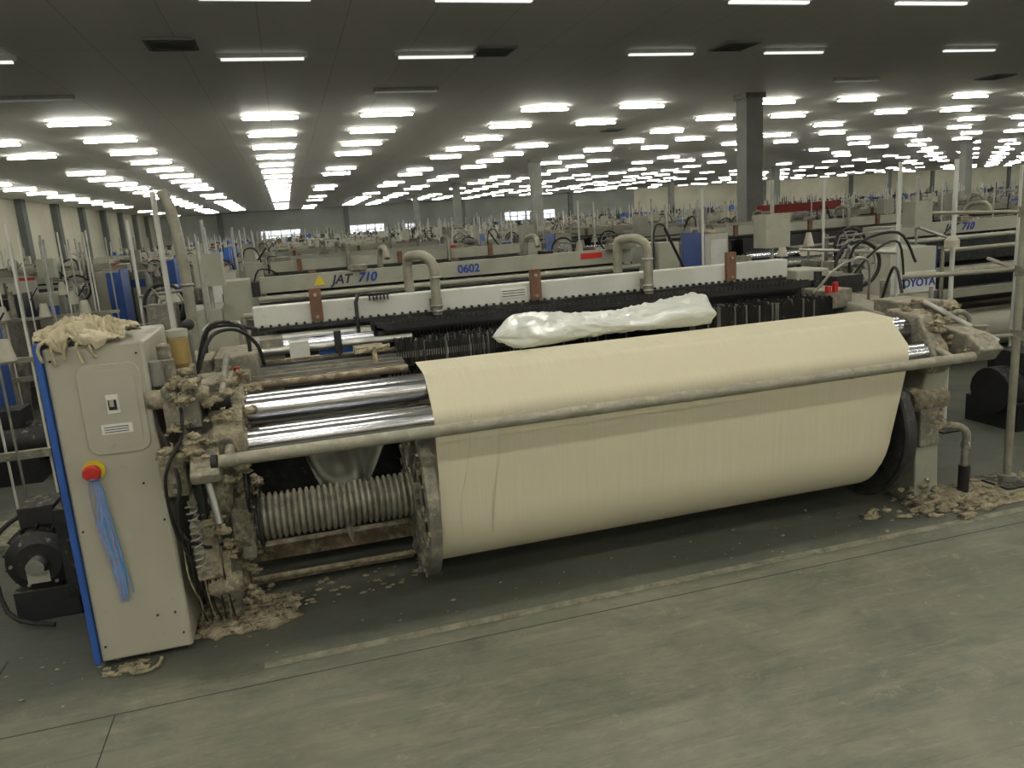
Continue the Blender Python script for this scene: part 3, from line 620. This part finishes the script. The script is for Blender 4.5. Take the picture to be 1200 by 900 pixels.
a=MB(); a.box(4.3,4.72,4.82,5.15,0,1.34,'cabinet_paint'); a.box(4.3,4.72,4.81,4.82,1.0,1.16,'white_paint'); a.box(4.72,4.73,4.82,5.15,0,1.34,'blue_paint'); a.build('weft_control_box',L0,.008)
text('maker_lettering','TOYOTA',(4.36,4.808,1.05),.085,'sign_blue',L0)
a=MB(); x,y=4.0,3.47
a.cyl((x,y,0.012),(x,y,2.4),.022,'tube_paint',14); a.box(x-.12,x+.12,y-.12,y+.12,0,.015,'dark_metal'); a.cyl((x,y,.015),(x,y,.05),.05,'steel',14)
a.cyl((x-.5,y+.1,.9),(x+.3,y-.06,.9),.012,'tube_paint',8); a.cyl((x-.45,y+.4,1.25),(x+.3,y-.1,1.28),.014,'tube_paint',8); a.cyl((x,y,1.27),(x+.3,y+.5,1.3),.012,'tube_paint',8)
for z in (.9,1.27,1.6): a.cyl((x,y,z-.03),(x,y,z+.03),.032,'cast_metal',12)
a.cyl((x,y,1.6),(x-.35,y+.3,1.62),.01,'tube_paint',8)
for i in range(24):
    s_=random.uniform(.008,.025); a.blob((x+random.uniform(-.3,.25),y+random.uniform(-.2,.1),s_*.3),(s_*1.5,s_,s_*.5),'lint',.8,2.5,i,9,6,flat=-s_*.3)
a.build('yarn_stand')
a=MB(); x,y=4.55,4.5
a.cyl((x,y,0.01),(x,y,1.95),.016,'white_paint',12); a.box(x-.1,x+.1,y-.1,y+.1,0,.012,'dark_metal'); a.cyl((x,y,1.4),(x-.3,y,1.5),.01,'steel',8); a.lathe((x-.07,y-.06,1.35),(0,0,1),[(.05,0),(.05,.05),(.02,.08)],'warp_white',14); a.cyl((x-.12,y,1.35),(x+.02,y,1.35),.01,'steel',8); a.build('yarn_stand')
def motor(name,x,y):
    a=MB(); a.lathe((x,y,.3),(0,1,0),[(.1,0),(.15,.03),(.15,.4),(.12,.44)],'black',24)
    for k in range(14):
        R=Matrix.Rotation(k*math.pi/7,3,'Y'); a.box(x-.006,x+.006,y+.06,y+.36,.43,.47,'black',R,(x,y+.2,.3))
    a.box(x-.14,x+.14,y+.02,y+.42,0,.16,'black'); a.box(x-.08,x+.08,y+.1,y+.3,.45,.55,'black'); a.lathe((x,y-.06,.3),(0,1,0),[(.04,0),(.04,.06)],'steel',14)
    a.box(x+.1,x+.3,y+.0,y+.5,.1,.55,'dark_metal'); a.lathe((x+.2,y-.02,.75),(1,0,0),[(.16,0),(.17,.02),(.17,.1),(.16,.12)],'dark_metal',28); a.box(x+.14,x+.24,y+.02,y+.2,.5,.85,'black')
    a.tube([(x-.08,y+.2,.5),(x-.2,y+.1,.4),(x-.15,y-.05,.1),(x+.05,y-.1,.02)],.012,'rubber',7,4)
    a.box(x-.06,x+.04,y-.002,y+.02,.2,.26,'cabinet_paint')
    for k in range(6): a.bolt((x+.12*math.cos(k*1.05),y+.01,.3+.12*math.sin(k*1.05)),(0,-1,0),.009)
    return a.build(name,None,.006)
motor('drive_motor',-1.32,3.95)
for (cx,cy0) in ((-2.0,5.3),(-2.3,8.6)):
    a=MB(); a.box(cx-.6,cx+.6,cy0-.25,cy0+.25,0,.04,'cast_metal'); a.box(cx-.6,cx+.6,cy0-.02,cy0+.02,1.1,1.13,'tube_paint'); a.box(cx-.6,cx+.6,cy0-.02,cy0+.02,.5,.55,'cast_metal')
    for k in range(9):
        x=cx-.56+.14*k; yy=cy0+.12*((k%3)-1); a.cyl((x,yy,0.02),(x,yy,1.85+.08*(k%2)),.008,'white_paint' if k%2 else 'steel',8)
        if k%3==0: a.cyl((x,yy,1.3),(x+.1,yy-.06,1.42),.006,'dark_metal',6)
    for k in range(3):
        x=cx-.4+.36*k; a.lathe((x,cy0-.1,1.13),(0,0,1),[(.055,0),(.03,.13)],'warp_white',14)
    a.build('yarn_creel')
a=MB(); a.box(9.7,11.8,14.75,14.8,1.5,1.68,'red_dull'); a.cyl((9.8,14.8,0),(9.8,14.8,1.55),.03,'steel',8); a.cyl((11.7,14.8,0),(11.7,14.8,1.55),.03,'steel',8); a.build('red_rail_barrier')
# plastic bag resting on the warp crest and the dropper tops
a=MB(); vs=[];fs=[];nu,nv=150,60
def sm(t): t=max(0,min(1,t)); return t*t*(3-2*t)
def rest(y):
    return 1.112 if y<3.75 else 1.112+min(.05,(y-3.75)*.25)
for i in range(nu+1):
    u=i/nu; x=.96+1.29*u
    env=(sm(u/.10)*sm((1-u)/.06))**.5
    hw=(.15+.02*math.sin(u*6+1))*env; hh=(.062+.010*math.sin(u*9)+.012*sm(u*2-1))*env
    yc=3.82+.02*math.sin(u*3)+.05*u
    for j in range(nv):
        an=2*math.pi*j/nv; cy_,sz_=math.cos(an),math.sin(an)
        w1=noise.noise(Vector((u*2,cy_,9)))*.8
        fold=noise.noise(Vector((u*2.6,cy_*2.2+u*1.5,3)))*.4+(max(0,1-abs(noise.noise(Vector((u*5+cy_*1.2+w1,cy_*3.6-u*3,8))))*4))*.3+(max(0,1-abs(noise.noise(Vector((u*11-cy_*2+w1,cy_*5+u*5,4))))*4))*.17
        k=1+.2*noise.noise(Vector((u*6,cy_*1.5,sz_*1.5+4)))+.06*noise.noise(Vector((u*20,cy_*3,sz_*3)))
        yy=yc+hw*cy_*k
        top=1.165+hh*sz_*(1+fold)*(.75+.25*abs(sz_))
        vs.append((x+.03*cy_*noise.noise(Vector((u*3,an,0))),yy,max(top,rest(yy))))
for i in range(nu):
    for j in range(nv): fs.append((i*nv+j,(i+1)*nv+j,(i+1)*nv+(j+1)%nv,i*nv+(j+1)%nv))
fs+= [tuple(range(nv)),tuple(nu*nv+j for j in range(nv))[::-1]]
a.add(vs,fs,'film',True); a.build('plastic_bag')
# floor lines and debris
a=MB(); a.box(-.3,7,3.09,3.14,0.0,.0012,'line_paint'); a.box(-4,7,2.98,2.985,0,.0010,'groove'); a.box(-.85,-.845,0,2.98,0,.0010,'groove'); a.box(-1.4,-1.393,2.4,3.6,0,.0010,'groove'); a.box(3.5,4.4,3.2,3.55,0,.004,'rust'); a.build('floor_markings')
a=MB()
for i in range(300):
    x=random.uniform(-2,6); y=random.choice([random.uniform(1.2,3.2),random.uniform(3.2,3.7),random.uniform(3.0,3.5)]); s_=random.uniform(.0012,.0045)*random.choice([1,1,1,1.6])
    a.blob((x,y,s_*.3),(s_*random.uniform(1,2.2),s_,s_*.6),'lint',.5,2,i,7,5,flat=-s_*.3)
for i in range(60):
    x=random.uniform(-.3,.5); y=random.uniform(3.6,3.9); s_=random.uniform(.003,.010); a.blob((x,y,s_*.3),(s_*2,s_,s_*.6),'lint',.9,2.5,i,9,6,flat=-s_*.3)
a.tube([(-.86,3.32,.01),(-.82,3.25,.012),(-.74,3.27,.012),(-.73,3.34,.012)],.008,'lint',6,4)
for i in range(10): s_=random.uniform(.01,.022); a.blob((random.uniform(-.98,-.8),random.uniform(3.28,3.36),s_*.3),(s_*1.6,s_,s_*.6),'lint',.8,2,i,9,6,flat=-s_*.3)
a.build('floor_debris')
# ------------------------------------------------------------------ world, camera
w=bpy.data.worlds.new('world'); S.world=w; w.use_nodes=True; w.node_tree.nodes['Background'].inputs[0].default_value=(.5,.52,.5,1); w.node_tree.nodes['Background'].inputs[1].default_value=.3
cam=bpy.data.cameras.new('camera'); co=bpy.data.objects.new('camera',cam); S.collection.objects.link(co); S.camera=co
th,p,ro=math.radians(15.3),math.radians(12.0),math.radians(3.95)
h=Vector((math.sin(th),math.cos(th),0)); F=h*math.cos(p)+Vector((0,0,-math.sin(p))); R0=Vector((math.cos(th),-math.sin(th),0)); U0=R0.cross(F)
R=R0*math.cos(ro)-U0*math.sin(ro); U=U0*math.cos(ro)+R0*math.sin(ro)
co.matrix_world=Matrix(((R.x,U.x,-F.x,0),(R.y,U.y,-F.y,0),(R.z,U.z,-F.z,CH),(0,0,0,1)))
cam.sensor_fit='HORIZONTAL'; cam.sensor_width=36; cam.lens=905/1200*36; cam.clip_end=300; cam.clip_start=.05
S.view_settings.view_transform='Standard'; S.view_settings.look='None'; S.view_settings.exposure=0
